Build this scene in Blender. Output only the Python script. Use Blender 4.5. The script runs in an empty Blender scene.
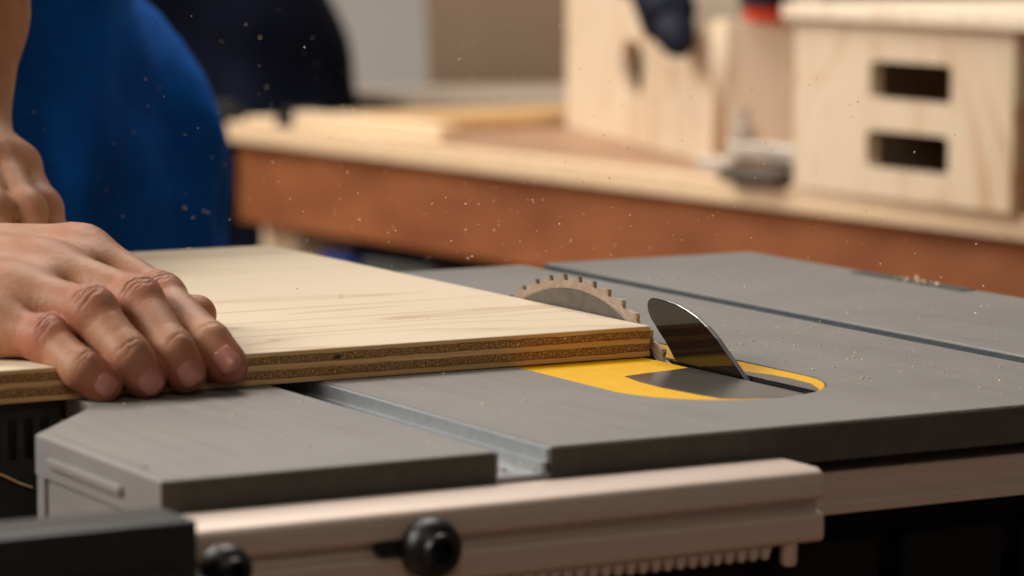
import bpy, bmesh, math, random
import numpy as np
from mathutils import Vector, Matrix
random.seed(7)
SC = bpy.context.scene
COL = SC.collection
PI = math.pi

# ------------------------------------------------------------------ materials
def mat(name, color=(.5,.5,.5), rough=.5, metal=0.0, spec=.5):
    m = bpy.data.materials.new(name); m.use_nodes = True
    b = m.node_tree.nodes['Principled BSDF']
    b.inputs['Base Color'].default_value = (*color, 1)
    b.inputs['Roughness'].default_value = rough
    b.inputs['Metallic'].default_value = metal
    b.inputs['Specular IOR Level'].default_value = spec
    return m
def N(m, t, **kw):
    n = m.node_tree.nodes.new(t)
    for k, v in kw.items():
        if k in n.inputs: n.inputs[k].default_value = v
        else: setattr(n, k, v)
    return n
def L(m, a, b): m.node_tree.links.new(a, b)
def BS(m): return m.node_tree.nodes['Principled BSDF']
def coords(m, scale=(1,1,1), rot=(0,0,0), loc=(0,0,0), kind='Object'):
    t = N(m, 'ShaderNodeTexCoord'); mp = N(m, 'ShaderNodeMapping')
    mp.inputs['Scale'].default_value = scale; mp.inputs['Rotation'].default_value = rot; mp.inputs['Location'].default_value = loc
    L(m, t.outputs[kind], mp.inputs['Vector']); return mp.outputs['Vector']
def ramp(m, fac, stops):
    r = N(m, 'ShaderNodeValToRGB'); e = r.color_ramp.elements
    while len(e) < len(stops): e.new(.5)
    for el, (p, c) in zip(e, stops):
        el.position = p; el.color = (*c, 1) if len(c) == 3 else c
    L(m, fac, r.inputs['Fac']); return r.outputs['Color']
def noise(m, vec, scale, detail=4, rough=.5, dist=0):
    n = N(m, 'ShaderNodeTexNoise'); n.inputs['Scale'].default_value = scale
    n.inputs['Detail'].default_value = detail; n.inputs['Roughness'].default_value = rough; n.inputs['Distortion'].default_value = dist
    if vec: L(m, vec, n.inputs['Vector'])
    return n.outputs['Fac']
def mix(m, fac, a, b, blend='MIX'):
    n = m.node_tree.nodes.new('ShaderNodeMix'); n.data_type = 'RGBA'; n.blend_type = blend
    def put(i, v):
        if hasattr(v, 'is_linked'): L(m, v, n.inputs[i])
        elif isinstance(v, (int, float)): n.inputs[i].default_value = v
        else: n.inputs[i].default_value = (*v, 1)
    put(0, fac); put(6, a); put(7, b); return n.outputs[2]
def bump(m, h, dist, strength=1.0, prev=None):
    b = N(m, 'ShaderNodeBump'); b.inputs['Distance'].default_value = dist; b.inputs['Strength'].default_value = strength
    L(m, h, b.inputs['Height'])
    if prev: L(m, prev, b.inputs['Normal'])
    return b.outputs['Normal']
def math_(m, op, a, b=None):
    n = N(m, 'ShaderNodeMath'); n.operation = op
    for i, v in enumerate((a, b)):
        if v is None: continue
        if hasattr(v, 'is_linked'): L(m, v, n.inputs[i])
        else: n.inputs[i].default_value = v
    return n.outputs[0]

def table_mat():
    m = mat('cast_table', (.3,.28,.26), .42)
    v = coords(m, (260, 9, 260)); s = noise(m, v, 1, 4, .6)
    v2 = coords(m, (9, 9, 9)); c = noise(m, v2, 1.3, 5, .65)
    v3 = coords(m); sp = noise(m, v3, 1700, 2, .7)
    a = ramp(m, c, [(.3, (.195,.182,.168)), (.7, (.265,.250,.232))])
    a = mix(m, math_(m,'MULTIPLY',s,.45), a, (.29,.272,.252))
    a = mix(m, ramp(m, sp, [(.60,(0,0,0)),(.72,(.5,.5,.5))]), a, (.45,.41,.36))
    L(m, a, BS(m).inputs['Base Color'])
    L(m, ramp(m, s, [(.3,(.40,.40,.40)),(.7,(.54,.54,.54))]), BS(m).inputs['Roughness'])
    L(m, bump(m, s, .00008, .5), BS(m).inputs['Normal'])
    return m
def ply_top_mat(name, base=(.80,.63,.42), dark=(.60,.38,.18), scale=1.0, along='x', contrast=.55, loc=(0,0,0), swirl=False):
    m = mat(name, base, .55, spec=.3)
    sc = (1.2,9,9) if along == 'x' else ((9,1.2,9) if along == 'y' else (9,9,1.2))
    if swirl: sc = (7,7,3.4)
    v = coords(m, tuple(k*scale for k in sc), loc=loc)
    n = noise(m, v, 1.1, 3, .5, .7)
    w = math_(m, 'FRACT', math_(m, 'MULTIPLY', n, 9.0))
    lines = ramp(m, w, [(0,(1,1,1)),(.10,(.35,.35,.35)),(.35,(0,0,0)),(.86,(0,0,0)),(1,(.7,.7,.7))])
    fs = (12,420,420) if along == 'x' else ((420,12,420) if along == 'y' else (420,420,12))
    fine = noise(m, coords(m, tuple(k*scale for k in fs)), 1, 2, .6)
    patch = noise(m, coords(m, tuple(k*scale for k in (5,5,5))), 1.0, 2, .5)
    k = math_(m, 'MULTIPLY', lines, ramp(m, patch, [(.4,(.15,.15,.15)),(.62,(1,1,1))]))
    k = math_(m, 'MULTIPLY', k, contrast)
    c = mix(m, k, base, dark)
    c = mix(m, math_(m, 'MULTIPLY', fine, .22), c, tuple(x*.72 for x in base))
    L(m, c, BS(m).inputs['Base Color'])
    L(m, bump(m, fine, .0001, .4), BS(m).inputs['Normal'])
    return m
def ply_edge_mat(zs, name, u='x'):
    """edge of plywood seen from the side: object z runs 0..1 through zs (thickness)"""
    m = mat(name, (.5,.3,.1), .8, spec=.1)
    t = N(m, 'ShaderNodeTexCoord'); sep = N(m, 'ShaderNodeSeparateXYZ'); L(m, t.outputs['Object'], sep.inputs[0])
    z = math_(m, 'DIVIDE', sep.outputs['Z'], zs)
    wob = noise(m, coords(m, (90,90,200)), 1, 3, .6)
    z = math_(m, 'ADD', z, math_(m, 'MULTIPLY', math_(m, 'SUBTRACT', wob, .5), .10))
    G = (1,1,1); K = (0,0,0)
    mask = ramp(m, z, [(0,K),(.165,K),(.20,G),(.405,G),(.44,K),(.60,K),(.635,G),(.835,G),(.865,K),(1,K)])
    gl = ramp(m, z, [(0,K),(.155,K),(.18,G),(.21,K),(.40,K),(.43,G),(.45,K),(.595,K),(.62,G),(.65,K),(.82,K),(.85,G),(.88,K)])
    gr = noise(m, coords(m, (1,1,1)), 1200, 4, .8)
    gr2 = noise(m, coords(m, (1,1,1)), 160, 3, .6)
    rough = ramp(m, gr, [(.34,(.06,.022,.007)),(.45,(.30,.15,.055)),(.55,(.50,.28,.115)),(.64,(.95,.70,.40))])
    st = noise(m, coords(m, (25,25,1600)), 1, 3, .6)
    smooth_ = ramp(m, st, [(.3,(.66,.39,.165)),(.7,(.86,.57,.28))])
    c = mix(m, mask, smooth_, rough)
    c = mix(m, math_(m,'MULTIPLY',gl,.55), c, (.07,.028,.01))
    L(m, c, BS(m).inputs['Base Color'])
    hgt = math_(m, 'ADD', math_(m, 'MULTIPLY', math_(m,'MULTIPLY',gr,mask), 1.0), math_(m, 'MULTIPLY', st, .15))
    L(m, bump(m, hgt, .0008, .7), BS(m).inputs['Normal'])
    return m
def noisy(name, a, b, scale, rough=.5, metal=0, spec=.5, stretch=(1,1,1), bumpd=0, detail=4):
    m = mat(name, a, rough, metal, spec)
    n = noise(m, coords(m, stretch), scale, detail, .6)
    L(m, ramp(m, n, [(.3,a),(.7,b)]), BS(m).inputs['Base Color'])
    if bumpd: L(m, bump(m, n, bumpd, .6), BS(m).inputs['Normal'])
    return m
def skin_mat():
    m = mat('skin', (.5,.3,.2), .5, spec=.4); b = BS(m)
    at = N(m, 'ShaderNodeAttribute', attribute_name='tint'); tint = at.outputs['Fac']
    aw = N(m, 'ShaderNodeAttribute', attribute_name='crease'); cr = aw.outputs['Fac']
    n1 = noise(m, coords(m), 70, 5, .65); n2 = noise(m, coords(m), 1100, 3, .6); n3 = noise(m, coords(m), 330, 4, .6)
    c = ramp(m, n1, [(.3,(.37,.165,.082)),(.7,(.53,.275,.155))])
    c = mix(m, math_(m, 'MULTIPLY', n3, .45), c, (.40,.17,.09))
    n4 = noise(m, coords(m), 160, 3, .6); c = mix(m, ramp(m, n4, [(.5,(0,0,0)),(.75,(.35,.35,.35))]), c, (.50,.20,.13))
    c = mix(m, math_(m, 'MULTIPLY', tint, .75), c, (.36,.085,.048))
    c = mix(m, math_(m, 'MULTIPLY', cr, .35), c, (.20,.075,.04))
    L(m, c, b.inputs['Base Color'])
    b.inputs['Subsurface Weight'].default_value = .12
    b.inputs['Subsurface Radius'].default_value = (1,.35,.2); b.inputs['Subsurface Scale'].default_value = .004
    h = math_(m, 'SUBTRACT', math_(m, 'ADD', math_(m,'MULTIPLY',n2,.3), math_(m,'MULTIPLY',n3,.5)), math_(m,'MULTIPLY',cr,1.2))
    L(m, bump(m, h, .0008, .7), b.inputs['Normal'])
    return m
M = {}
M['table'] = table_mat()
M['plytop'] = ply_top_mat('birch_face', (.84,.69,.51), (.56,.32,.13), 1.25, 'x', .8)
M['plyedge'] = ply_edge_mat(.012, 'birch_edge')
M['yellow'] = noisy('yellow_plate', (.88,.46,.002), (.98,.54,.003), 60, .5, 0, .25)
M['inlay'] = noisy('grey_inlay', (.36,.33,.30), (.46,.42,.38), 700, .20, .85)
M['knife'] = noisy('black_steel', (.004,.004,.004), (.007,.0065,.006), 300, .07, 0, .5)
M['knife_edge'] = mat('bare_edge', (.40,.40,.41), .28, .9)
M['blade'] = noisy('blade_steel', (.13,.12,.108), (.19,.172,.155), 200, .38, .6)
M['blade_rim'] = noisy('blade_rim_steel', (.36,.27,.20), (.48,.37,.29), 300, .42, .4)
M['black'] = noisy('black_plastic', (.010,.010,.010), (.018,.017,.016), 200, .5)
M['blackgloss'] = noisy('black_knob', (.005,.005,.005), (.009,.009,.009), 200, .40, 0, .4)
M['darkgrey'] = noisy('dark_grey_plastic', (.03,.029,.028), (.045,.043,.04), 200, .5)
M['rail'] = noisy('rail_aluminium', (.62,.49,.41), (.69,.555,.47), 1, .42, .25, .5, (4,300,300))
M['slot'] = noisy('slot_metal', (.42,.44,.46), (.52,.54,.56), 300, .35, .6)
M['slotdark'] = noisy('slot_metal_dark', (.10,.115,.125), (.14,.155,.165), 300, .45, .3)
M['tablefront'] = noisy('dark_front_edge', (.080,.072,.062), (.100,.090,.078), 150, .6, 0, .3)  # front faces of the table get a darker tone than the top
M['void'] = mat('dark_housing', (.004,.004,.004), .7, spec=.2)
M['skin'] = skin_mat()
M['nail'] = noisy('fingernail', (.40,.150,.115), (.52,.22,.17), 200, .25)
M['blue'] = noisy('blue_cloth', (.001,.070,.34), (.002,.130,.56), 25, .85, 0, .2, bumpd=.002)
M['benchtop'] = noisy('bench_plywood_top', (.36,.20,.115), (.46,.27,.165), 3, .5, stretch=(1,6,1))
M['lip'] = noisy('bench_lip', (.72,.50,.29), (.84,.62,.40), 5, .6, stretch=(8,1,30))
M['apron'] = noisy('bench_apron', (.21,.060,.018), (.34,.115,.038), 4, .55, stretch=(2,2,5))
M['boxply'] = ply_top_mat('box_plywood', (.80,.63,.445), (.58,.31,.12), 1.0, 'z', .95, (.4,1.2,0), True)
M['boxply2'] = ply_top_mat('box_plywood_side', (.90,.74,.56), (.58,.35,.18), .7, 'z', .9, (3,1,2))
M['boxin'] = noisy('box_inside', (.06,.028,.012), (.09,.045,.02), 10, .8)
M['holeshade'] = noisy('hole_shade_brown', (.13,.065,.025), (.18,.09,.04), 10, .8)
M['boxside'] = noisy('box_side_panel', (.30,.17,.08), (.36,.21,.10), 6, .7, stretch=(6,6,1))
M['pine'] = noisy('pine_offcut', (.80,.58,.36), (.88,.68,.46), 8, .6, stretch=(1,10,10))
M['pinedark'] = noisy('plywood_strip', (.60,.36,.16), (.70,.45,.22), 8, .6, stretch=(10,1,10))
M['wall'] = noisy('painted_wall', (.50,.475,.45), (.57,.54,.51), 1.5, .8)
M['sheet'] = noisy('fibreboard', (.27,.175,.105), (.33,.22,.14), 4, .7)
M['floorbrown'] = noisy('brown_floor', (.22,.12,.07), (.30,.17,.10), 6, .6, bumpd=.002)  # brown chosen so the floor bounces warm light onto the rail front
M['bag'] = noisy('navy_canvas', (.0012,.002,.007), (.005,.007,.018), 12, .9, 0, .1, bumpd=.004)
M['bagdark'] = noisy('black_canvas', (.008,.008,.007), (.016,.014,.011), 12, .85)
M['greypanel'] = noisy('tan_laminate', (.56,.45,.35), (.64,.52,.41), 4, .5)
M['greenmetal'] = noisy('dark_green_grey_metal', (.045,.05,.045), (.07,.075,.065), 20, .5)
M['toolblue'] = noisy('tool_blue', (.008,.03,.16), (.012,.045,.22), 30, .4)
M['toolblack'] = noisy('tool_black', (.003,.004,.010), (.005,.008,.022), 30, .6, 0, .2)
M['red'] = noisy('red_plastic', (.55,.035,.01), (.7,.06,.015), 30, .4)
M['steel'] = noisy('clamp_steel', (.42,.35,.29), (.72,.62,.52), 60, .45, .3)
M['plate'] = noisy('dull_brown_steel', (.075,.058,.045), (.12,.095,.075), 40, .5, .3)
M['chips'] = noisy('wood_chips', (.66,.46,.24), (.92,.78,.58), 300, .7)

# ------------------------------------------------------------------ objects
def tag(o, label=None, cat=None, group=None, kind=None):
    for k, v in (('label',label),('category',cat),('group',group),('kind',kind)):
        if v: o[k] = v
    return o
def empty(name, loc=(0,0,0), rz=0, **kw):
    o = bpy.data.objects.new(name, None); COL.objects.link(o); o.location = loc; o.rotation_euler = (0,0,rz)
    o.empty_display_size = .05
    return tag(o, **kw)
def link(name, me, mats, parent=None, smooth=False, loc=None, rz=0, **kw):
    o = bpy.data.objects.new(name, me); COL.objects.link(o)
    for m in (mats if isinstance(mats, (list,tuple)) else [mats]): me.materials.append(m)
    if smooth:
        for p in me.polygons: p.use_smooth = True
    if parent: o.parent = parent
    if loc: o.location = loc
    if rz: o.rotation_euler = (0,0,rz)
    return tag(o, **kw)
class MB:
    def __init__(s): s.bm = bmesh.new()
    def _bevel(s, geom_verts, bev, seg=2):
        if bev <= 0: return
        es = list({e for v in geom_verts for e in v.link_edges})
        bmesh.ops.bevel(s.bm, geom=es, offset=bev, segments=seg, affect='EDGES', profile=.5)
    def box(s, a, b, bev=0, mi=0, mtx=None):
        t = bmesh.new()
        r = bmesh.ops.create_cube(t, size=1)
        sx, sy, sz = (b[i]-a[i] for i in range(3))
        for v in t.verts: v.co = Vector((a[0]+(v.co.x+.5)*sx, a[1]+(v.co.y+.5)*sy, a[2]+(v.co.z+.5)*sz))
        if bev: bmesh.ops.bevel(t, geom=list(t.edges), offset=bev, segments=2, affect='EDGES', profile=.5)
        s._merge(t, mi, mtx); return s
    def prism(s, pts, z0, z1, bev=0, mi=0, mtx=None, top_only=True):
        t = bmesh.new()
        lo = [t.verts.new((p[0],p[1],z0)) for p in pts]; hi = [t.verts.new((p[0],p[1],z1)) for p in pts]
        n = len(pts)
        t.faces.new(lo[::-1]); t.faces.new(hi)
        for i in range(n): t.faces.new((lo[i], lo[(i+1)%n], hi[(i+1)%n], hi[i]))
        bmesh.ops.recalc_face_normals(t, faces=t.faces)
        if bev:
            es = [e for e in t.edges if (not top_only or (e.verts[0].co.z == z1 and e.verts[1].co.z == z1))]
            bmesh.ops.bevel(t, geom=es, offset=bev, segments=2, affect='EDGES', profile=.5)
        s._merge(t, mi, mtx); return s
    def lathe(s, prof, seg=32, mi=0, mtx=None):
        """prof: (radius, height) along local z"""
        t = bmesh.new(); rings = []
        for r, h in prof:
            if r < 1e-7: rings.append([t.verts.new((0,0,h))])
            else: rings.append([t.verts.new((r*math.cos(2*PI*i/seg), r*math.sin(2*PI*i/seg), h)) for i in range(seg)])
        for a, b in zip(rings, rings[1:]):
            for i in range(seg):
                j = (i+1) % seg
                if len(a) == 1 and len(b) == 1: continue
                if len(a) == 1: t.faces.new((a[0], b[i], b[j]))
                elif len(b) == 1: t.faces.new((a[i], a[j], b[0]))
                else: t.faces.new((a[i], a[j], b[j], b[i]))
        bmesh.ops.recalc_face_normals(t, faces=t.faces)
        s._merge(t, mi, mtx); return s
    def tube(s, pts, r, seg=12, mi=0):
        for a, b in zip(pts, pts[1:]):
            a = Vector(a); b = Vector(b); d = b-a
            q = d.to_track_quat('Z','Y').to_matrix().to_4x4()
            s.lathe([(0,0),(r,0),(r,d.length),(0,d.length)], seg, mi, Matrix.Translation(a) @ q)
        return s
    def _merge(s, t, mi, mtx=None):
        if mtx is not None: bmesh.ops.transform(t, matrix=mtx, verts=t.verts)
        vm = {v: s.bm.verts.new(v.co) for v in t.verts}
        for f in t.faces:
            nf = s.bm.faces.new([vm[v] for v in f.verts]); nf.material_index = mi; nf.smooth = f.smooth
        t.free()
    def build(s, name, mats, parent=None, **kw):
        me = bpy.data.meshes.new(name); s.bm.to_mesh(me); s.bm.free()
        return link(name, me, mats, parent, **kw)
def flat_smooth(o, ang=.6):
    me = o.data
    for p in me.polygons: p.use_smooth = True
    me.set_sharp_from_angle(angle=ang)
    return o

# ------------------------------------------------------------------ camera
RX = Vector((0.8667, -0.4987, 0.0063)); RY = Vector((0.0527, 0.1042, 0.9932)); RZ = Vector((-0.4960, -0.8605, 0.1166))
cam_d = bpy.data.cameras.new('camera'); cam = bpy.data.objects.new('camera', cam_d); COL.objects.link(cam)
RZ.normalize(); RX = (RX - RZ*RX.dot(RZ)).normalized(); RY = RZ.cross(RX)
mw = Matrix((RX, RY, RZ)).transposed().to_4x4(); mw.translation = Vector((-.5595, -.9451, .181))
cam.matrix_world = mw
cam_d.sensor_width = 36; cam_d.lens = 118.46; cam_d.clip_start = .05; cam_d.clip_end = 60
cam_d.dof.use_dof = True; cam_d.dof.focus_distance = 1.315; cam_d.dof.aperture_fstop = 10.5; cam_d.dof.aperture_blades = 0
SC.camera = cam

# ------------------------------------------------------------------ table saw
saw = empty('table_saw', (.13, .235, -.30), label='grey portable table saw with yellow throat plate and raised spinning blade', cat='table saw')
SL = Vector(saw.location)
def put(o):                      # parts are modelled in world coordinates, then hung on the thing
    o.parent = saw; o.matrix_parent_inverse = Matrix.Translation(-SL); return o
T0, T1 = -.0135, 0.0
def arc(cx, cy, rx, ry, a0, a1, n=24): return [(cx+rx*math.cos(a0+(a1-a0)*i/n), cy+ry*math.sin(a0+(a1-a0)*i/n)) for i in range(n+1)]
hx, hy, hr, hyb = .1255, .0957, .0430, .36
tb = MB()
ch = .0007
tb.prism([(-.1412,-.0033),(-.0222,-.0033),(-.0222,.472),(-.0985,.472),(-.0985,.1530),(-.1020,.1480),(-.1024,.1455),(-.1412,.0994)], T0, T1, ch)
fl = arc(hx, hy, hr+.0006, hr+.0006, -PI/2, -PI, 18)[::1]
# left half of middle casting (with half of the throat opening)
left = [(-.0015,-.0033),(hx,-.0033)] + arc(hx,hy,hr+.0006,hr+.0006,-PI/2,-PI,18) + arc(hx,hyb,hr+.0006,hr+.0006,PI,PI/2,18) + [(hx,.472),(-.0015,.472)]
right = [(.264,-.0033),(.264,.472),(hx,.472)] + arc(hx,hyb,hr+.0006,hr+.0006,PI/2,0,18) + arc(hx,hy,hr+.0006,hr+.0006,0,-PI/2,18) + [(hx,-.0033)]
def prism_selbev(tb, pts, z0, z1, bev, skipx):
    t = bmesh.new()
    lo = [t.verts.new((p[0],p[1],z0)) for p in pts]; hi = [t.verts.new((p[0],p[1],z1)) for p in pts]; n = len(pts)
    t.faces.new(lo[::-1]); t.faces.new(hi)
    for i in range(n): t.faces.new((lo[i], lo[(i+1)%n], hi[(i+1)%n], hi[i]))
    bmesh.ops.recalc_face_normals(t, faces=t.faces)
    es = [e for e in t.edges if all(v.co.z == z1 for v in e.verts) and (all(abs(v.co.y+.0033)<1e-5 for v in e.verts) or all(abs(v.co.x+.0015)<1e-5 for v in e.verts) or all(abs(v.co.x-.264)<1e-5 for v in e.verts))]
    bmesh.ops.bevel(t, geom=es, offset=bev, segments=2, affect='EDGES')
    tb._merge(t, 0)
prism_selbev(tb, left, T0, T1, ch, hx); prism_selbev(tb, right, T0, T1, ch, hx)
tb.prism([(.2765,-.0033),(.398,-.0033),(.398,.474),(.2765,.474)], T0, T1, ch)
# casting ribs under the slots and the deep left side
tb.box((-.1395,-.001,-.05),(-.1345,.0985,-.0125), .0008)
tb.box((-.1410,-.002,-.05),(-.1345,.004,-.0125), .0008)
tb.box((-.1410,.0925,-.05),(-.1345,.0992,-.0125), .0008)
tb.prism([(-.1368,.020),(-.1368,.0935),(-.1352,.0935),(-.1352,.020)], .0000, .0004, .00015)
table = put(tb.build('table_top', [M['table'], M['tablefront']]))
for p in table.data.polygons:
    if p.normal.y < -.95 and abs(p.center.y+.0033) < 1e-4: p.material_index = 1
s_ = MB(); s_.box((-.1430,.0255,-.0092),(-.1392,.086,-.0060), .0007)
put(s_.build('edge_rib', M['table']))
for x0, x1 in ((-.0222,-.0015),(.264,.2765)):
    s_ = MB()
    s_.box((x0-.002,-.0030,-.0105),(x1+.002,.4715,-.0086), .0002)
    s_.box((x0-.0012,-.0026,-.0088),(x0+.0012,.471,-.0006)); s_.box((x1-.0012,-.0026,-.0088),(x1+.0010,.471,-.0006))
    s_.box((x1-.0030,-.0026,-.0088),(x1,.471,-.0052))
    put(s_.build('miter_slot', M['slot' if x0 < 0 else 'slotdark'], label='bright metal miter slot' if x0 < 0 else 'blue-grey far miter slot'))
# throat plate
r2 = hr
sx0, sx1 = .1412, .1490
lp = [(sx0, hy - math.sqrt(r2*r2-(sx0-hx)**2))]
a0 = math.atan2(lp[0][1]-hy, sx0-hx)
pl_ = MB()
left = [(sx0, hy+r2*math.sin(a0))] + arc(hx,hy,r2,r2,a0,-PI,24)[1:] + arc(hx,hyb,r2,r2,PI,math.acos((sx0-hx)/r2),24)
a1 = math.atan2(-math.sqrt(r2*r2-(sx1-hx)**2), sx1-hx)
right = arc(hx,hyb,r2,r2,math.acos((sx1-hx)/r2),0,12) + arc(hx,hy,r2,r2,0,a1,12)
pl_.prism(left, -.0010, -.0003, 0); pl_.prism([(max(p[0],sx1+.0001),p[1]) for p in right], -.0010, -.0003, 0)
pl_.box((sx0-.0005, .0528, -.0010),(sx1+.0005,.0570,-.0003))
plate = put(pl_.build('throat_plate', M['yellow'], label='yellow throat plate'))
il = MB()
il.prism([(.1064,.1246),(.1175,.1276),(.1295,.1300),(.1411,.1330),(.1411,.0535),(.1341,.0530),(.1264,.0536),(.1149,.0568),(.1078,.0611),(.1057,.0715),(.1044,.0835),(.1032,.0942),(.1041,.1122)][::-1], -.0008, -.00005, .0002)
il.prism([(.1491,.0600),(.1530,.0640),(.1580,.0760),(.1590,.0900),(.1580,.1030),(.1536,.1150),(.1491,.1220)], -.0008, -.00005, .0002)
k = MB(); k.box((sx1-.0012,.0525,-.03),(sx1+.0003,.36,-.0008)); k.box((sx0-.0004,.0525,-.03),(sx0+.0004,.36,-.0008)); k.box((sx0-.0004,.0570,-.03),(sx1,.0574,-.0010)); put(k.build('slot_shade_strips', M['void']))  # added black strips that put the shade into the blade slot
c_ = put(il.build('throat_inlay', M['inlay'], label='grey metal inlay around the slot'))
# blade
bx_, by_, bz_, br = .1450, .2245, -.0853, .1112
bl = bmesh.new(); nt = 60; prof = []
for i in range(nt):
    a = 2*PI*i/nt; st = 2*PI/nt
    prof += [(br-.0021, a), (br-.0024, a+st*.18), (br-.0012, a+st*.42), (br-.0004, a+st*.86), (br, a+st*.97)]
tb2 = MB()
pp = [(r*math.cos(a), r*math.sin(a)) for r, a in prof]
mt = Matrix.Translation((bx_,by_,bz_)) @ Matrix.Rotation(PI/2,4,'Y') @ Matrix.Rotation(.03,4,'Z')
tb2.prism(pp, -.0008, .0008, 0, 1, mt)
tb2.lathe([(.0,-.00105),(br-.0058,-.00105),(br-.0054,-.0008)], 96, 0, mt)
tb2.lathe([(br-.0180,-.00106),(br-.0178,-.00115),(br-.0174,-.00115),(br-.0172,-.00106)], 96, 1, mt)
tb2.lathe([(br-.0050,-.00080),(br-.0049,-.00100),(br-.0042,-.00100),(br-.0041,-.00080)], 96, 1, mt)
for i in range(nt):
    a = 2*PI*(i+.86)/nt
    m2 = mt @ Matrix.Rotation(a,4,'Z')
    tb2.box((br-.0020,-.0003,-.0010),(br+.0001,.0006,.0010), 0, 1, m2)
blade = put(tb2.build('saw_blade', [M['blade'], M['blade_rim']], label='toothed circular steel blade'))
# riving knife
kp = [(.0951,-.0045),(.1000,0),(.1050,.0034),(.1120,.0078),(.1190,.0125),(.1260,.0163),(.1330,.0192),(.1400,.0212),(.1470,.0226),(.1550,.0234),(.1620,.0236),(.1655,.0233),(.1678,.0222),(.1688,.0203),(.1683,.0180),(.1660,.0150),(.1607,.0110),(.1560,.0076),(.1518,.0042),(.1475,0),(.1430,-.0040),(.136,-.012),(.110,-.03),(.090,-.03),(.0905,-.010)]
kn = MB()
km = Matrix(((0,0,1,.1450),(1,0,0,0),(0,1,0,0),(0,0,0,1)))
t = bmesh.new()
lo = [t.verts.new((p[0],p[1],-.0011)) for p in kp]; hi = [t.verts.new((p[0],p[1],.0011)) for p in kp]; n = len(kp)
t.faces.new(lo[::-1]); t.faces.new(hi)
for i in range(n): t.faces.new((lo[i], lo[(i+1)%n], hi[(i+1)%n], hi[i])).material_index = 1
bmesh.ops.recalc_face_normals(t, faces=t.faces)
bmesh.ops.transform(t, matrix=km, verts=t.verts)
me = bpy.data.meshes.new('riving_knife'); t.to_mesh(me); t.free()
ob = put(link('riving_knife', me, [M['knife'], M['knife_edge']], label='black curved riving knife blade'))
bv = ob.modifiers.new('b','BEVEL'); bv.width = .0004; bv.segments = 2; bv.limit_method = 'ANGLE'
# rails
r_ = MB()
prof = [(-.0070,-.0100),(-.0290,-.0100),(-.0322,-.0116),(-.0330,-.0138),(-.0330,-.0198),(-.0285,-.0202),(-.0285,-.0240),(-.0322,-.0250),(-.0330,-.0262),(-.0330,-.0335),(-.0318,-.0348),(-.0070,-.0348)]
rm = Matrix(((0,0,1,0),(1,0,0,0),(0,1,0,0),(0,0,0,1)))
r_.prism(prof, -.2000, .0880, 0, 0, rm)
rail = flat_smooth(put(r_.build('fence_rail', M['rail'], label='front aluminium fence rail with slot')), .5)
bv = rail.modifiers.new('b','BEVEL'); bv.width = .0009; bv.segments = 2; bv.limit_method = 'ANGLE'; bv.angle_limit = .6
r_ = MB()
prof = [(.030,-.0185),(.0010,-.0185),(0,-.0195),(0,-.0290),(-.0012,-.0300),(-.0012,-.0330),(.030,-.0330)]
r_.prism(prof, -.12, .42, 0, 0, rm)
put(r_.build('fence_rail', M['rail'], label='rear fence rail tucked under the table edge'))
r_ = MB(); r_.prism([(p[0]+.49+.02 if False else .475+(.03-p[0]), p[1]+.010) for p in prof][::-1], -.10, .42, 0, 0, rm)
put(r_.build('fence_rail', M['darkgrey'], label='dark rail along the far table edge'))
# rack teeth
r_ = MB(); x = -.095
r_.box((-.135,-.0310,-.0350),(.0700,-.024,-.0330))
while x < .066:
    r_.prism([(x,-.0345),(x+.0048,-.0345),(x+.0031,-.0392),(x+.0015,-.0392)], .024, .0310, 0, 0, Matrix(((1,0,0,0),(0,0,-1,0),(0,1,0,0),(0,0,0,1))))
    x += .0048
put(r_.build('rack', M['rail'], label='toothed rack under the rail'))
r_ = MB(); r_.lathe([(0,0),(.0022,.0004),(.0029,.0015),(.0029,.009),(0,.009)], 20, 0, Matrix.Translation((.0762,-.0290,-.0428)))
put(flat_smooth(r_.build('rack_stop_pin', M['rail'])))
# knobs
def knob(cx, cz, r, y0, name, mt_, label=None, scale=1):
    k = MB(); m_ = Matrix.Translation((cx, y0, cz)) @ Matrix.Rotation(PI/2,4,'X')
    k.lathe([(0,0),(r*.98,0),(r,.001),(r,.0035),(r*.93,.0060),(r*.80,.0078),(r*.60,.0088),(r*.585,.0100),(r*.56,.0106),(r*.36,.0106),(r*.33,.0096),(r*.30,.0060),(0,.0058)], 48, 0, m_)
    return put(flat_smooth(k.build(name, mt_, label=label), .8))
knob(-.0640,-.0225,.0098,-.0335,'clamp_knob',M['blackgloss'],'round black knob on the rail')
k = MB(); k.box((-.081,-.0345,-.0240),(-.066,-.0290,-.0205), .0006)
put(k.build('knob_shaft', M['blackgloss']))
knob(-.1385,-.0205,.0078,-.0420,'clamp_knob',M['blackgloss'],'black knob beside the bracket')
# bracket bottom left
k = MB(); k.box((-.36,-.061,-.075),(-.1550,-.0345,-.0014), .0012)
k.box((-.36,-.0625,-.020),(-.1600,-.0600,-.0150), .0008)
k.box((-.1580,-.056,-.050),(-.1450,-.0340,-.0215), .0025)
k.lathe([(0,0),(.011,0),(.013,.002),(.013,.004),(.009,.006),(0,.006)], 32, 0, Matrix.Translation((-.185,-.061,-.036)) @ Matrix.Rotation(PI/2,4,'X'))
put(flat_smooth(k.build('fence_bracket', M['black'], label='black fence bracket box'), .6))
# body housing
h_ = MB()
h_.box((-.120,.035,-.30),(.385,.46,-.055), .006)
h_.box((-.100,.020,-.060),(.380,.465,-.036), .003)

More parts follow.
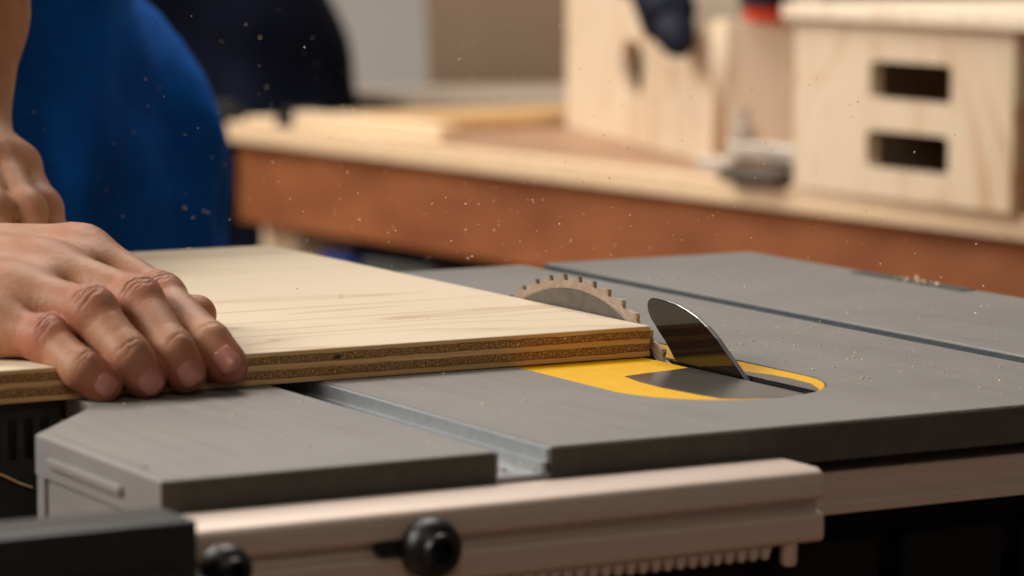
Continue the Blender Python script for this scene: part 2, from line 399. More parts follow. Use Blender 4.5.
for i in range(3): h_.box((.10+i*.055,.012,-.16),(.145+i*.055,.022,-.045), .003)
h_.box((.262,.012,-.09),(.36,.022,-.05), .002)
body = put(h_.build('motor_housing', M['void'], label='black plastic motor housing'))
h_ = MB(); h_.box((-.300,.1745,-.30),(-.0992,.455,-.0010), .003); put(h_.build('side_cover', M['darkgrey']))
h_ = MB()
for i in range(7):
    h_.box((-.1075-.0062*i-.0016,.1738,-.0215),(-.1075-.0062*i+.0016,.1752,-.0070), .0006)
put(h_.build('vent_slots', M['blackgloss']))
h_ = MB(); h_.tube([(-.140,.172,-.0230),(-.1245,.1725,-.0265),(-.118,.173,-.0300),(-.1130,.173,-.0320)], .0005, 8)
put(h_.build('wire', M['pine']))
# legs of the saw stand
for x in (-.06,.33):
    for y in (.07,.42):
        h_ = MB(); h_.tube([(x,y,-.29),(x+(.06 if x>0 else -.06),y+(.05 if y>.2 else -.05),-.885)], .014, 16)
        put(h_.build('stand_leg', M['black']))
# recess with chips in the right border of the table
h_ = MB(); h_.box((.3875,.285,-.0005),(.3965,.372,.0006), .0003)
put(h_.build('edge_strip', M['greenmetal'], label='dark strip at the right table edge'))

# ------------------------------------------------------------------ plywood board being cut
pw = empty('plywood_board', (-.02,.335,.0002), label='pale plywood board held under the hand and fed into the saw blade', cat='board')
def ply_board():
    t = bmesh.new(); x0,x1,y0,y1 = -.42+.02,.1433+.02,.165-.335,.507-.335
    r = bmesh.ops.create_cube(t, size=1)
    for v in t.verts: v.co = Vector((x0+(v.co.x+.5)*(x1-x0), y0+(v.co.y+.5)*(y1-y0), (v.co.z+.5)*.012))
    bmesh.ops.bevel(t, geom=list(t.edges), offset=.00025, segments=1, affect='EDGES')
    for f in t.faces: f.material_index = 0 if abs(f.normal.z) > .5 else 1
    me = bpy.data.meshes.new('board'); t.to_mesh(me); t.free()
    return me
link('board', ply_board(), [M['plytop'], M['plyedge']], pw)
k = MB()   # a short void in the second ply, seen on the front edge
k.prism([(.0238,.0079),(.0262,.0077),(.0275,.0092),(.0250,.0095),(.0241,.0088)], .1697, .1702, 0, 0, Matrix(((1,0,0,0),(0,0,-1,0),(0,1,0,0),(0,0,0,1))))
k.build('core_gap', M['boxin'], pw)

# ------------------------------------------------------------------ implicit surfaces
def smin(a, b, k):
    h = np.clip(.5+.5*(b-a)/k, 0, 1); return b*(1-h)+a*h - k*h*(1-h)
class Field:
    def __init__(s, lo, hi, vx):
        s.lo = np.array(lo, np.float32); s.vx = vx
        n = [int(math.ceil((hi[i]-lo[i])/vx))+1 for i in range(3)]
        ax = [s.lo[i]+np.arange(n[i], dtype=np.float32)*vx for i in range(3)]
        s.X, s.Y, s.Z = np.meshgrid(*ax, indexing='ij'); s.n = n
    def cone(s, a, b, ra, rb):
        a = np.array(a, np.float32); b = np.array(b, np.float32); d = b-a; L2 = float(d@d)
        px, py, pz = s.X-a[0], s.Y-a[1], s.Z-a[2]
        t = np.clip((px*d[0]+py*d[1]+pz*d[2])/L2, 0, 1)
        return np.sqrt((px-t*d[0])**2+(py-t*d[1])**2+(pz-t*d[2])**2) - (ra+t*(rb-ra))
    def ball(s, c, r): return np.sqrt((s.X-c[0])**2+(s.Y-c[1])**2+(s.Z-c[2])**2)-r
    def ell(s, c, r): 
        k = np.sqrt(((s.X-c[0])/r[0])**2+((s.Y-c[1])/r[1])**2+((s.Z-c[2])/r[2])**2)
        return (k-1)*min(r)
    def chain(s, pts, rs, k=.003):
        d = None
        for i in range(len(pts)-1):
            c = s.cone(pts[i], pts[i+1], rs[i], rs[i+1]); d = c if d is None else smin(d, c, k)
        return d
def surface_nets(F, lo, vx):
    S = F < 0
    nx, ny, nz = F.shape
    cnt = np.zeros((nx-1,ny-1,nz-1), np.int16)
    for i in (0,1):
        for j in (0,1):
            for k in (0,1): cnt += S[i:nx-1+i, j:ny-1+j, k:nz-1+k]
    act = (cnt > 0) & (cnt < 8)
    idx = -np.ones(act.shape, np.int64); I = np.argwhere(act); idx[act] = np.arange(len(I))
    P = np.zeros((len(I),3)); W = np.zeros(len(I))
    cor = [(i,j,k) for i in (0,1) for j in (0,1) for k in (0,1)]
    for a in cor:
        for ax in range(3):
            if a[ax] == 1: continue
            b = list(a); b[ax] = 1
            fa = F[I[:,0]+a[0], I[:,1]+a[1], I[:,2]+a[2]].astype(float); fb = F[I[:,0]+b[0], I[:,1]+b[1], I[:,2]+b[2]].astype(float)
            m = (fa < 0) != (fb < 0); t = np.where(m, fa/(fa-fb+1e-20), 0)
            p = np.tile(np.array(a, float), (len(I),1)); p[:,ax] += t
            P += p*m[:,None]; W += m
    P = (I + P/W[:,None])*vx + np.array(lo, float)
    quads = []
    for ax in range(3):
        u, v = [(1,2),(2,0),(0,1)][ax]
        sl0 = [slice(1,-1)]*3; sl1 = [slice(1,-1)]*3
        sl0[ax] = slice(0, F.shape[ax]-1); sl1[ax] = slice(1, F.shape[ax])
        A = S[tuple(sl0)]; B = S[tuple(sl1)]
        E = np.argwhere(A != B); sg = A[A != B]
        base = E.copy(); base[:,u] += 1; base[:,v] += 1
        def q(du, dv):
            g = base.copy(); g[:,u] -= du; g[:,v] -= dv; return idx[g[:,0], g[:,1], g[:,2]]
        Q = np.stack([q(1,1), q(0,1), q(0,0), q(1,0)], 1)
        Q[~sg] = Q[~sg][:, ::-1]; quads.append(Q)
    return P, np.concatenate(quads)
def mesh_from(name, parts):
    V = []; Q = []; o = 0
    for P, q in parts: V.append(P); Q.append(q+o); o += len(P)
    V = np.concatenate(V); Q = np.concatenate(Q); Q = Q[(Q >= 0).all(1)]
    me = bpy.data.meshes.new(name)
    me.from_pydata(V.tolist(), [], Q.tolist()); me.update()
    return me, V

# ------------------------------------------------------------------ the person
RH = {'index':[(-0.0652,0.24,0.0440),(-0.0490,0.204,0.0292),(-0.0470,0.165,0.0168),(-0.0425,0.1575,0.0093)],
'middle':[(-0.0871,0.224,0.0408),(-0.0662,0.186,0.0306),(-0.0636,0.160,0.0159),(-0.0593,0.1572,0.0075)],
'ring':[(-0.1062,0.210,0.0343),(-0.0877,0.178,0.0290),(-0.0816,0.159,0.0153),(-0.0750,0.1572,0.0064)],
'pinky':[(-0.1195,0.202,0.0235),(-0.1044,0.180,0.0202),(-0.0985,0.161,0.0113),(-0.0912,0.1575,0.0056)]}
RR = {'index':(.0098,.0091,.0079,.0067),'middle':(.0096,.0092,.0076,.0065),'ring':(.0094,.0091,.0080,.0065),'pinky':(.0088,.0080,.0070,.0059)}
WR = (-.150,.300,.052)
nails = []
def build_right_hand():
    f = Field((-.215,.138,-.004), (.012,.335,.078), .00070)
    D = None
    wr = {'index':(-.128,.318,.0330),'middle':(-.141,.308,.0350),'ring':(-.152,.298,.0345),'pinky':(-.163,.288,.0310)}
    palm = None
    for k in RH:
        a = RH[k][0]; c = f.cone(wr[k], (a[0],a[1],a[2]-.0022), .0170, .0110)
        palm = c if palm is None else smin(palm, c, .010)
    ks = list(RH)
    for k1, k2 in zip(ks, ks[1:]):       # flesh between the knuckles
        m0 = (np.array(RH[k1][0])+np.array(RH[k2][0]))/2; m1 = (np.array(RH[k1][1])+np.array(RH[k2][1]))/2; w0 = (np.array(wr[k1])+np.array(wr[k2]))/2
        palm = smin(palm, f.cone(tuple(w0), tuple(m0*.80+m1*.20+np.array((0,0,-.0016))), .0175, .0098), .008)
    # palm underside, heel of the hand and thumb base
    palm = smin(palm, f.cone((-.150,.268,.029), (-.115,.212,.023), .015, .009), .010)
    palm = smin(palm, f.cone((-.130,.295,.036), (-.075,.262,.030), .017, .011), .012)
    palm = smin(palm, f.cone((-.150,.304,.0360), (-.215,.40,.060), .0225, .027), .012)
    th = f.chain([(-.080,.262,.024),(-.052,.250,.0195),(-.0195,.236,.0180)], (.0105,.0085,.0074), .004)
    palm = smin(palm, th, .006)
    for k, J in RH.items():
        r = RR[k]
        g = f.chain(J, r, .0035)
        # knuckle swellings
        
        g = smin(g, f.ball((J[1][0]-.0004,J[1][1]-.0006,J[1][2]+.0006), r[1]*1.04), .003)
        g = smin(g, f.ball(tuple((np.array(J[3])*.75+np.array(J[2])*.25)+np.array((0,.0006,-.0006))), r[3]*1.06), .004)
        fg = smin(palm, g, .0080)
        D = fg if D is None else smin(D, fg, .0009)
    # extensor tendons on the back of the hand
    for k in RH:
        a = np.array(RH[k][0]); w = np.array(wr[k]); 
        c = f.cone(tuple(a+np.array((-.004,.006,.0056))), tuple(a*.5+w*.5+np.array((0,0,.0100))), .0026, .0020)
        D = smin(D, c, .008)
    # the hand rests on the board and never enters it
    bd = np.maximum(f.Z-.0121, .1649-f.Y)     # negative inside the board (its other sides are far away)
    D = np.maximum(D, -bd)
    return surface_nets(D, f.lo, f.vx)
LH = {'index':[(-.045,.450,.064),(-.0505,.420,.045),(-.0530,.402,.0245)],'middle':[(-.0325,.444,.065),(-.0355,.412,.0440),(-.0375,.394,.0235)],
'ring':[(-.0200,.444,.0620),(-.0190,.414,.0430),(-.0205,.398,.0230)],'pinky':[(-.0080,.452,.0590),(-.0045,.432,.0420),(-.0025,.416,.0220)]}
LW = (-.0190,.495,.0720)
def build_left_hand():
    f = Field((-.085,.375,.004), (.06,.60,.31), .0012)
    palm = None
    for k in LH:
        c = f.cone((LW[0]+.3*(LH[k][0][0]+.012), LW[1], LW[2]-.004), LH[k][0], .017, .0115)
        palm = c if palm is None else smin(palm, c, .008)
    palm = smin(palm, f.cone(LW, (-.004,.525,.125), .0225, .0275), .012)
    palm = smin(palm, f.cone((-.004,.525,.125), (.009,.59,.300), .0275, .034), .012)
    palm = smin(palm, f.chain([(-.030,.485,.060),(-.052,.455,.042),(-.060,.435,.024)], (.014,.0115,.009), .004), .008)
    palm = smin(palm, f.cone((-.017,.495,.055), (-.011,.470,.032), .013, .010), .006)
    D = None
    for k, J in LH.items():
        r = (.0098,.0088,.0078)
        g = f.chain(J, r, .004); g = smin(g, f.ball(J[1], .0092), .003)
        fg = smin(palm, g, .004); D = fg if D is None else smin(D, fg, .0008)
    D = np.maximum(D, -(f.Z-.0123))
    return surface_nets(D, f.lo, f.vx)
def build_rest():
    f = Field((-.42,.28,-.02), (.50,1.16,.80), .009)
    D = f.chain([(-.158,.315,.037),(-.215,.40,.062),(-.235,.56,.20),(-.130,.86,.42)], (.021,.027,.042,.052), .03)
    D = np.minimum(D, f.chain([(.002,.585,.285),(.06,.66,.39),(.24,.90,.47)], (.033,.044,.052), .03))
    D = smin(D, f.cone((.06,.98,.05), (.06,.95,.42), .10, .13), .05)
    D = smin(D, f.cone((.06,.94,.50), (.06,.88,.66), .055, .052), .03)
    return surface_nets(D, f.lo, f.vx)
person = empty('person', (.08,.97,-.88), label='person in blue work clothes pressing a plywood board with both hands', cat='person')
PL = Vector(person.location)
def putp(o): o.parent = person; o.matrix_parent_inverse = Matrix.Translation(-PL); return o
rh = build_right_hand(); lh = build_left_hand(); rest = build_rest()
me, V = mesh_from('body', [rh, lh, rest])
# reddish skin over joints and finger ends, crease depth across the finger joints
tint = np.zeros(len(V)); crease = np.zeros(len(V))
nr = len(rh[0])
for k, J in RH.items():
    J = [np.array(j) for j in J]
    d1 = np.linalg.norm(V-J[1], axis=1); tint = np.maximum(tint, .75*np.exp(-(np.maximum(d1-.0085,0)/.0045)**2))
    d3 = np.linalg.norm(V-J[3], axis=1); tint = np.maximum(tint, .80*np.exp(-(np.maximum(d3-.0060,0)/.0060)**2))
    d0 = np.linalg.norm(V-J[0], axis=1); tint = np.maximum(tint, .25*np.exp(-(np.maximum(d0-.010,0)/.006)**2))
    for ji, amp, wid, per in ((1, 1.0, .0048, .0019), (2, .55, .0026, .0017)):
        ax = J[ji+1]-J[ji-1]; ax /= np.linalg.norm(ax)
        rel = V-J[ji]; s = rel@ax; dist = np.linalg.norm(rel, axis=1)
        cam_side = rel@np.array((-.2,-.6,.77))
        latv = np.cross(ax, np.array((-.2,-.6,.77))); lat = rel@latv
        rs = np.random.RandomState(int(abs(J[0][0])*1e5)+ji*7); wv = 0
        for q in range(11 if ji == 1 else 4):
            o = rs.uniform(-.0042,.0042) if ji == 1 else rs.uniform(-.0012,.0014)
            line = o + rs.uniform(-.18,.18)*lat + (o*30+rs.uniform(-6,14))*lat**2*2 + .00025*np.sin(lat*rs.uniform(900,1800)+q)
            win = np.exp(-((lat-rs.uniform(-.003,.003))/rs.uniform(.0022,.0050))**2)
            wv = np.maximum(wv, rs.uniform(.45,1.)*win*np.exp(-((s-line)/.00048)**2))
        crease = np.maximum(crease, amp*wv*np.exp(-(s/wid)**2)*(dist < .014)*np.clip(cam_side/.006, 0, 1))
tt = np.array((-.0195,.236,.0180)); tint = np.maximum(tint, .5*np.exp(-(np.maximum(np.linalg.norm(V-tt,axis=1)-.008,0)/.006)**2))
for nm, arr in (('tint', tint), ('crease', crease)):
    at = me.attributes.new(nm, 'FLOAT', 'POINT'); at.data.foreach_set('value', arr.astype(np.float32))
# press the creases into the surface
me.update()
nrm = np.zeros(len(V)*3, np.float32); me.vertices.foreach_get('normal', nrm); nrm = nrm.reshape(-1,3)
V2 = V - nrm*(crease*.00030)[:,None]
me.vertices.foreach_set('co', V2.astype(np.float32).ravel()); me.update()
body_o = putp(link('body', me, M['skin'], smooth=True, label='bare hands and forearms'))
sm = body_o.modifiers.new('s','SMOOTH'); sm.factor = .5; sm.iterations = 2
# fingernails
def nail(J, r, wid=.0052, lng=.0056, twist=0.0):
    a, b = np.array(J[-2]), np.array(J[-1]); pv = np.array(J[-3])
    d = b-a; d /= np.linalg.norm(d); p = a-pv; p /= np.linalg.norm(p)
    n = p-d*(p@d); n = np.array((-.30,-.85,.25)) if np.linalg.norm(n) < .05 else n/np.linalg.norm(n)
    n = n*.45+np.array((-.30,-.85,.20))*.75; n -= d*(n@d); n /= np.linalg.norm(n); s = np.cross(d, n)
    me_ = bpy.data.meshes.new('fingernail'); vs = []; fs = []; nu, nv = 12, 12
    R_ = r*1.03
    for i in range(nu+1):
        for j in range(nv+1):
            u = -1+2*i/nu; v = -1+2*j/nv
            # rounded-rectangle outline
            q = (1-abs(v)**4*.25); th = u*q*wid/R_
            c = R_*math.cos(th); sn = R_*math.sin(th)
            edge = max(abs(u), abs(v)); lift = .00035-(.0012*max(0, edge-.80)/.2)
            w = b + d*(v*lng*(1-.20*abs(u)**3)-.0005) + n*(c+lift+.0001-.0010*(max(v,0))**2) + s*sn
            vs.append(tuple(w))
    for i in range(nu):
        for j in range(nv):
            q0 = i*(nv+1)+j; fs.append((q0,q0+1,q0+nv+2,q0+nv+1))
    me_.from_pydata(vs, [], fs); me_.update()
    o = putp(link('fingernail', me_, M['nail'], smooth=True)); so = o.modifiers.new('t','SOLIDIFY'); so.thickness = .0004
for k in RH: nail(RH[k], RR[k][3]*1.04, .0050 if k != 'pinky' else .0042, .0052 if k != 'pinky' else .0044)
# clothing
def build_cloth():
    f = Field((-.30,.74,-.90), (.48,1.20,.62), .009)
    ph = f.X*70+f.Y*30+2.2*np.sin(f.Z*9+1.0)+1.5*np.sin(f.Z*17+f.X*11)
    wx = (.0045*np.sin(ph)+.0030*np.sin(ph*1.9+f.Z*14)+.0025*np.sin(f.Z*55+f.X*25+2*np.sin(f.X*23)))*np.clip((1.02-f.Y)/.08,.2,1)
    def el(z0, z1, c, a0, a1, b0, b1):
        t = np.clip((f.Z-z0)/(z1-z0), 0, 1); a = a0+(a1-a0)*t; b = b0+(b1-b0)*t
        k = np.sqrt(((f.X-c[0])/a)**2+((f.Y-c[1])/b)**2)
        return np.maximum((k-1)*np.minimum(a,b), np.maximum(z0-f.Z, f.Z-z1))
    az = np.interp(f.Z, [-.22,-.03,.035,.076,.117,.20,.46], [.246,.253,.245,.218,.184,.172,.190])
    k = np.sqrt(((f.X-.0835)/az)**2+((f.Y-.965)/.122)**2)
    D = np.maximum((k-1)*.122, np.maximum(-.22-f.Z, f.Z-.46))
    D = smin(D, el(-.88, -.15, (.195,.975), .062, .112, .065, .11), .03)
    D = smin(D, el(-.88, -.15, (-.015,.975), .062, .100, .065, .11), .03)
    D = smin(D, f.cone((.06,.96,.46),(.06,.95,.50), .13, .09), .06)
    D = smin(D, f.cone((.20,.94,.48),(.10,.71,.41), .065, .060), .03)
    D = smin(D, f.cone((-.10,.92,.46),(-.20,.75,.36), .065, .060), .03)
    return surface_nets(D+wx, f.lo, f.vx)
cme, _ = mesh_from('work_clothes', [build_cloth()])
cl = putp(link('work_clothes', cme, M['blue'], smooth=True, label='blue work clothes'))
sm = cl.modifiers.new('s','SMOOTH'); sm.factor = .5; sm.iterations = 3

# ------------------------------------------------------------------ bench in the background (its own frame: x along the edge, y depth)
BA = (1.069, 2.529, 0); BR = math.radians(-84.9)
bm_ = Matrix.Translation(BA) @ Matrix.Rotation(BR, 4, 'Z')
def bpos(u, v, z): p = bm_ @ Vector((u, v, z)); return (p.x, p.y, p.z)
ZB = -.08
bench = empty('workbench', bpos(0,0,-.90), BR, label='long wooden workbench with pale front lip and red-brown apron', cat='workbench')
def bb(a, b, name, m, bev=.002):
    k = MB(); k.box((a[0],a[1],a[2]+.90), (b[0],b[1],b[2]+.90), bev); return k.build(name, m, bench)
bb((0,.0185,ZB-.024),(2.4,.85,ZB), 'bench_top', M['benchtop'])
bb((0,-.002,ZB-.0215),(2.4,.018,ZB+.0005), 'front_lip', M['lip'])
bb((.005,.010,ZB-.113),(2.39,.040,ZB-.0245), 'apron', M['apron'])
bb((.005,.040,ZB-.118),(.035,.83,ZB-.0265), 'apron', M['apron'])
bb((.0,.045,-.90),(.075,.125,ZB-.1185), 'leg', M['pine']); bb((2.30,.045,-.90),(2.375,.125,ZB-.0265), 'leg', M['pine'])
bb((.0,.74,-.90),(.075,.82,ZB-.1185), 'leg', M['pine']); bb((2.30,.74,-.90),(2.375,.82,ZB-.0265), 'leg', M['pine'])
bb((.0,.005,-.36),(2.35,.80,-.335), 'shelf', M['boxside'])
# things on the bench
def bthing(name, u, v, z, rz=0, **kw): return empty(name, bpos(u,v,z), BR+rz, **kw)
# crate with two slotted holes
def panel_with_holes(w, h, th, holes, seg=6):
    """panel in x-z plane from y=0..th; holes are rounded rectangles (x0,z0,x1,z1,r)"""
    cv = bpy.data.curves.new('c','CURVE'); cv.dimensions = '2D'; cv.fill_mode = 'BOTH'; cv.extrude = th/2; cv.bevel_depth = 0
    def loop(pts):
        s = cv.splines.new('POLY'); s.points.add(len(pts)-1); s.use_cyclic_u = True
        for p, q in zip(s.points, pts): p.co = (q[0], q[1], 0, 1)
    loop(w) if isinstance(w, list) else loop([(0,0),(w,0),(w,h),(0,h)])
    for x0,z0,x1,z1,r in holes:
        pts = []
        for cx,cz,a in ((x1-r,z1-r,0),(x0+r,z1-r,PI/2),(x0+r,z0+r,PI),(x1-r,z0+r,1.5*PI)):
            pts += [(cx+r*math.cos(a+PI/2*i/seg), cz+r*math.sin(a+PI/2*i/seg)) for i in range(seg+1)]
        loop(pts)
    o = bpy.data.objects.new('tmp', cv); COL.objects.link(o)
    dg = bpy.context.evaluated_depsgraph_get(); me = bpy.data.meshes.new_from_object(o.evaluated_get(dg))
    COL.objects.unlink(o); bpy.data.objects.remove(o); 
    me.transform(Matrix.Translation((0,th/2,0)) @ Matrix.Rotation(PI/2,4,'X'))
    return me
cr = bthing('plywood_crate', 1.006, -.004, ZB+.0012, math.radians(-1.5), label='pale plywood crate with two stacked slot holes in its front', cat='crate')
Wc, Hc, Dc, tc = .287, .150, .30, .014
link('front_panel', panel_with_holes(Wc, Hc, tc, [(.100,.025,.208,.058,.007),(.103,.085,.210,.118,.007)]), M['boxply'], cr)
k = MB(); k.box((0,tc,0),(.012,Dc,Hc),.001); k.build('side_panel', M['boxply2'], cr)
k = MB(); k.box((Wc-.012,tc,0),(Wc,Dc,Hc),.001); k.build('side_panel', M['boxside'], cr, label='shaded brown side panel')  # the shade on this side is put into its darker brown
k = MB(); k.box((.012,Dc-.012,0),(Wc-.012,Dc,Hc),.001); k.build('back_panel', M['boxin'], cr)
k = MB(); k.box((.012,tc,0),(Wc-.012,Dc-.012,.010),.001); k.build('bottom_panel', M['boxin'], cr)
k = MB(); k.box((-.010,-.010,Hc+.0002),(Wc+.045,Dc+.01,Hc+.014),.002); k.build('lid', M['boxply2'], cr)
# second box, turned, with an oval hand hole
c2 = bthing('plywood_box', .272, .277, ZB+.0012, math.atan2(-.18,.489), label='pale plywood box with oval hand hole and sloping top corner', cat='box')
Lw = .521
outl = [(0,0),(Lw,0),(Lw,.140),(.46,.118),(.28,.160),(.24,.182),(0,.182)]
link('side_panel', panel_with_holes(outl, 0, .014, [(.212,.048,.292,.108,.029)]), M['boxply'], c2)
k = MB()
for i in range(5): k.box((Lw-.014, .0145+i*.056, 0),(Lw, .0145+i*.056+.0555, .138-(.003 if i%2 else 0)), .0012)
k.build('end_panel', M['boxply2'], c2)
k = MB(); k.box((0,.014,0),(.014,.294,.18),.001); k.build('end_panel', M['boxply2'], c2)
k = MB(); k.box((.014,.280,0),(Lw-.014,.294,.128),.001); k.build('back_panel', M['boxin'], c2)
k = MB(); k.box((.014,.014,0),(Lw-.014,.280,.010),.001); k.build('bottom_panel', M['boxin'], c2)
k = MB(); k.box((.014,.050,.0102),(.44,.060,.116),.001); k.build('hole_shade_panel', M['holeshade'], c2)  # added brown panel, stands in for the shade seen through the hand hole
# power tool over the box top
ba = math.atan2(-.18,.489); bx0 = (.272+.455*math.cos(ba)+.034*math.sin(ba), .277+.440*math.sin(ba)-.034*math.cos(ba))
tl = bthing('cordless_drill', bx0[0], bx0[1], ZB+.150, ba, label='dark blue and black power tool hanging nose down over the sloping box top', cat='power tool')
tm = Matrix.Rotation(.62,4,'Y')
k = MB(); k.box((-.110,-.026,-.022),(.035,.026,.028), .014, 0, tm); k.build('tool_body', M['toolblack'], tl)
k = MB(); k.box((-.150,-.031,-.036),(-.058,.020,.024), .010, 0, tm); k.build('motor_cap', M['toolblue'], tl)
k = MB(); k.lathe([(0,0),(.020,0),(.021,.012),(.016,.030),(.008,.040),(0,.041)], 24, 0, tm @ Matrix.Translation((.033,0,.003)) @ Matrix.Rotation(PI/2,4,'Y')); flat_smooth(k.build('chuck', M['toolblack'], tl))
k = MB(); k.box((-.100,-.018,.020),(-.062,.018,.110), .010, 0, tm); k.build('handle', M['toolblue'], tl)
rk = bthing('red_cap', .776, .150, ZB+.1392, 0, label='small red cap sitting on the box end behind the crate', cat='cap')
k = MB(); k.lathe([(0,0),(.020,0),(.022,.003),(.022,.012),(.018,.015),(0,.015)], 28); o_ = flat_smooth(k.build('cap_body', M['red'], rk))
k = MB(); k.lathe([(0,.0152),(.026,.0152),(.026,.024),(.020,.040),(0,.040)], 28); flat_smooth(k.build('cap_top', M['toolblack'], rk))
# clamp at the foot of the box
ck = bthing('bar_clamp', .893, .030, ZB+.0012, .05, label='steel clamp lying on the bench edge between box and crate', cat='clamp')
k = MB(); k.box((.020,-.050,.0),(.098,.035,.012), .002); k.build('clamp_base', M['plate'], ck)
k = MB(); k.box((-.055,-.012,.0),(-.008,.040,.016), .003); k.box((-.025,.0,.0162),(.100,.030,.032), .003); k.build('clamp_jaw', M['steel'], ck)
k = MB(); k.lathe([(0,0),(.010,0),(.011,.004),(.011,.012),(.006,.014),(.006,.030),(0,.030)], 20, 0, Matrix.Translation((-.012,.010,.0325))); flat_smooth(k.build('clamp_screw', M['steel'], ck))
# boards on the bench, left part
def plank(name, u, v, z, rz, l, w, h, m, label, cat='board', extra=None):
    t_ = bthing(name, u, v, z, rz, label=label, cat=cat)
    k = MB(); k.box((0,0,0),(l,w,h), .0015); k.build('plank', m, t_)
    return t_
plank('pine_offcut', .140, .001, ZB+.0012, .10, .255, .026, .018, M['pine'], 'pale thick pine offcut lying on the bench front')
plank('pine_offcut', .030, .004, ZB+.0012, .03, .062, .09, .006, M['pine'], 'small pale offcut at the left end of the bench')
plank('plywood_strip', .248, .085, ZB+.0012, PI/2+.03, .36, .15, .013, M['pinedark'], 'thin plywood strip lying behind the thick pine offcut')
dc = bthing('spring_clamp', .103, .003, ZB+.0012, .1, label='small dark clamp between the two pale offcuts', cat='clamp')
k = MB(); k.box((0,-.004,0),(.026,.075,.012), .003); k.build('clamp_body', M['bagdark'], dc)
k = MB(); k.box((.006,.0,.0122),(.020,.05,.020), .003); k.build('clamp_grip', M['bagdark'], dc)
# machine table beyond the bench
TR = math.radians(-11)
mc = empty('side_table', (1.43,2.765,-.892), TR, label='low table with tan top and dark green-grey rim beyond the bench', cat='table')
k = MB(); k.box((-.005,-.005,.806),(.72,.30,.814), .001); k.build('table_top', M['greypanel'], mc)
k = MB(); k.box((0,0,.790),(.715,.295,.8058), .002); k.build('rim', M['greenmetal'], mc)
for x in (.01,.65):
    for y in (.01,.235):
        k = MB(); k.box((x,y,-.008),(x+.05,y+.05,.7898), .003); k.build('leg', M['greenmetal'], mc)
# navy bag beyond the bench
def build_bag():
    f = Field((-.42,-.22,-.02), (.42,.22,1.10), .014)
    wv = .010*np.sin(f.Z*30+f.X*14)+.008*np.sin(f.X*40+2)
    k_ = (np.abs(f.X/np.where(f.X>0,.200-.060*np.clip((f.Z-.80)/.18,0,1.2),.30))**4+np.abs(f.Y/.16)**4+np.abs((f.Z-.53)/.54)**6)**.25
    return surface_nets(((k_-1)*.16+wv).astype(np.float32), f.lo, f.vx)
bg = empty('tool_bag', (1.205,2.86,-.90), math.radians(-30), label='tall dark navy canvas bag standing behind the blue clothes', cat='bag')
bme, _ = mesh_from('bag_body', [build_bag()]); link('bag_body', bme, M['bag'], bg, smooth=True)
k = MB(); k.tube([(-.12,-.165,.60),(-.13,-.185,.75),(-.06,-.185,.82),(.04,-.185,.82),(.10,-.185,.75),(.09,-.165,.60)], .014, 10); k.build('handle', M['bagdark'], bg)
k = MB(); k.box((-.16,-.178,.25),(.06,-.150,.50), .01); k.build('pocket', M['bagdark'], bg)
# blue case under the bench
bc = bthing('tool_case', .165, .015, -.3349, .1, label='blue plastic case on the shelf under the bench', cat='case')
k = MB(); k.box((0,0,0),(.060,.24,.120), .008); k.build('case_body', M['toolblue'], bc)
k = MB(); k.tube([(.03,.06,.120),(.03,.07,.131),(.03,.16,.131),(.03,.17,.120)], .005, 10); k.build('handle', M['toolblack'], bc)

gb = bthing('metal_box', .262, .015, -.3349, .03, label='grey metal box on the bench shelf beside the blue case', cat='box')
k = MB(); k.box((0,0,0),(.13,.24,.108), .004); k.build('box_body', M['wall'], gb)
k = MB(); k.box((-.002,-.002,.1084),(.132,.242,.122), .003); k.build('lid', M['greenmetal'], gb)
# ------------------------------------------------------------------ room
def struct(name, a, b, m, loc=(0,0,0), rz=0):
    k = MB(); k.box(a, b); o = k.build(name, m, kind='structure'); o.location = loc; o.rotation_euler = (0,0,rz); return o
struct('floor', (-4,-4,-1.0), (6,7,-.9), M['floorbrown'])
WRz = math.radians(-34)
struct('wall_back', (-4.5,0,-.9), (4.5,.1,2.4), M['wall'], (2.2,4.3,0), WRz)
sh = empty('fibreboard_sheet', (1.745,3.22,-.90), math.radians(-20), label='brown fibreboard sheet leaning upright between bag and plywood box', cat='board')
k = MB(); k.box((0,0,0),(1.1,.018,1.22), .001, 0, Matrix.Rotation(-.03,4,'Y') @ Matrix.Rotation(-.08,4,'X')); k.build('sheet', M['sheet'], sh)

# ------------------------------------------------------------------ sawdust
def dust(name, pts, label):
    bm = bmesh.new()
    for p, s in pts:
        r = bmesh.ops.create_icosphere(bm, subdivisions=1, radius=s)
        e = Matrix.Rotation(random.random()*6,4,'Z') @ Matrix.Rotation(random.random()*6,4,'X') @ Matrix.Diagonal((1,.6+.6*random.random(),.4+.4*random.random(),1))
        bmesh.ops.transform(bm, matrix=Matrix.Translation(p) @ e, verts=r['verts'])
    me = bpy.data.meshes.new(name); bm.to_mesh(me); bm.free()
    return link(name, me, M['chips'], label=label, cat='sawdust', kind='stuff')
pts = []
def on_table(x, y):
    return (-.135 < x < -.022 or .004 < x < .262 or .288 < x < .396) and not (abs(x-hx) < .05 and y < .41)
while len(pts) < 420:
    if random.random() < .5: x, y = random.gauss(.20,.055), random.gauss(.17,.10)
    else: x, y = random.uniform(-.13,.39), random.uniform(0,.47)
    if not (0 < y < .465) or not on_table(x,y) or (x < .147 and .162 < y < .51): continue
    s = random.choice((.00022,.0003,.0003,.0004,.00055)); pts.append(((x,y,s*.45), s))
for i in range(11):
    s = random.uniform(.0007,.0015); pts.append(((random.gauss(.391,.002), random.uniform(.305,.338), .0006+s*.5), s))
for i in range(14):
    s = random.uniform(.0004,.0012); pts.append(((random.uniform(-.018,-.003), random.uniform(0,.04), -.0084+s*.4), s))
dust('sawdust', pts, 'pale sawdust specks scattered on the grey saw table')
pts = []
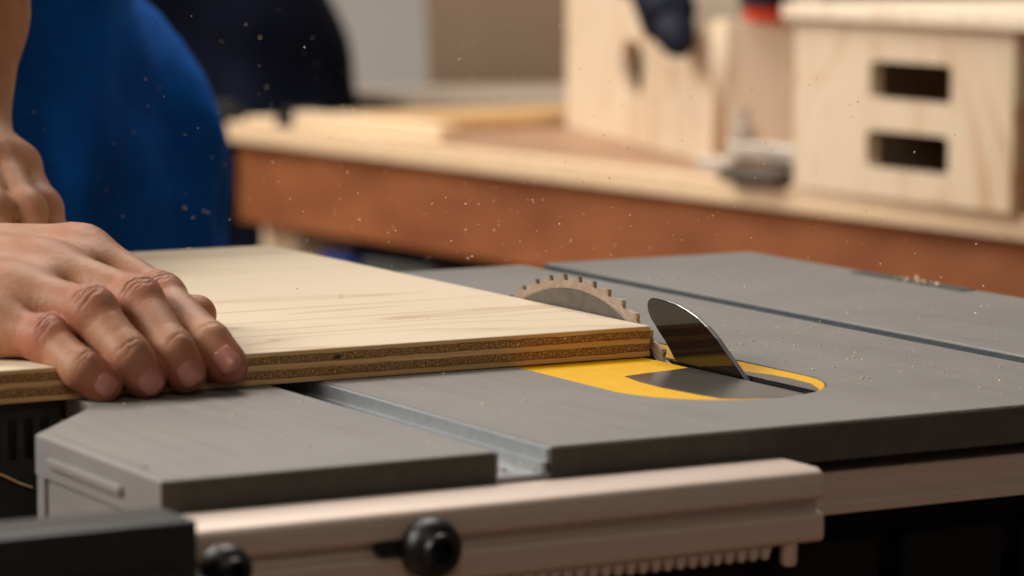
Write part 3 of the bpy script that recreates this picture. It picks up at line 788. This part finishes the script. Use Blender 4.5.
cp = Vector((-.5595,-.9451,.181))
while len(pts) < 700:
    if random.random() < .7: p = Vector((random.gauss(.17,.07), random.gauss(.30,.20), abs(random.gauss(.05,.05))+.008))
    else: p = Vector((random.uniform(-.1,.7), random.uniform(-.1,1.6), random.uniform(.02,.22)))
    if (p-cp).length < .9 or (p.y > .66 and p.x < .45) or (p.y > 1.6) or (p.z < .02 and p.y < .51 and p.x < .147): continue
    pts.append((p, random.choice((.0002,.00025,.0003,.0004,.0005))))
dust('airborne_sawdust', pts, 'fine pale sawdust flying in the air around the blade')

# pieces of pieces: inlay and dark slot strips belong to the throat plate, vents to the cover, nails to the body
def sub(child_names, parent_name):
    par = bpy.data.objects[parent_name]
    for o in list(bpy.data.objects):
        if o.name.split('.')[0] in child_names:
            o.parent = par; o.matrix_parent_inverse = Matrix.Identity(4)
sub(('throat_inlay','slot_shade_strips'), 'throat_plate'); sub(('vent_slots',), 'side_cover')
sub(('knob_shaft',), 'clamp_knob'); sub(('fingernail',), 'body')
sub(('edge_rib','edge_strip'), 'table_top'); sub(('rack_stop_pin',), 'rack')

# ------------------------------------------------------------------ light
def area(name, loc, target, size, power, color, sy=None):
    l = bpy.data.lights.new(name, 'AREA'); l.energy = power; l.color = color; l.size = size
    if sy: l.shape = 'RECTANGLE'; l.size_y = sy
    o = bpy.data.objects.new(name, l); COL.objects.link(o); o.location = loc
    o.rotation_euler = (Vector(target)-Vector(loc)).to_track_quat('-Z','Y').to_euler(); return o
area('window_light', (-1.9,.75,1.35), (.1,.25,0), 1.1, 55, (1,.96,.91), 1.1)
area('ceiling_light', (.6,1.6,1.9), (.6,1.4,0), 1.4, 40, (1,.94,.86), 1.0)
area('front_fill_light', (-.9,-2.0,1.9), (0,.1,0), .9, 8.5, (1,.84,.66))  # added fill from behind the camera, brightens the front faces
area('bench_light', (-.6,3.2,1.8), (1.5,2.2,-.1), .9, 60, (1,.95,.87))
w = bpy.data.worlds.new('world'); SC.world = w; w.use_nodes = True
w.node_tree.nodes['Background'].inputs['Color'].default_value = (1,.89,.78,1)
w.node_tree.nodes['Background'].inputs['Strength'].default_value = .08

SC.view_settings.view_transform = 'Standard'; SC.view_settings.look = 'None'
SC.view_settings.exposure = 0; SC.view_settings.gamma = 1; SC.view_settings.use_curve_mapping = False
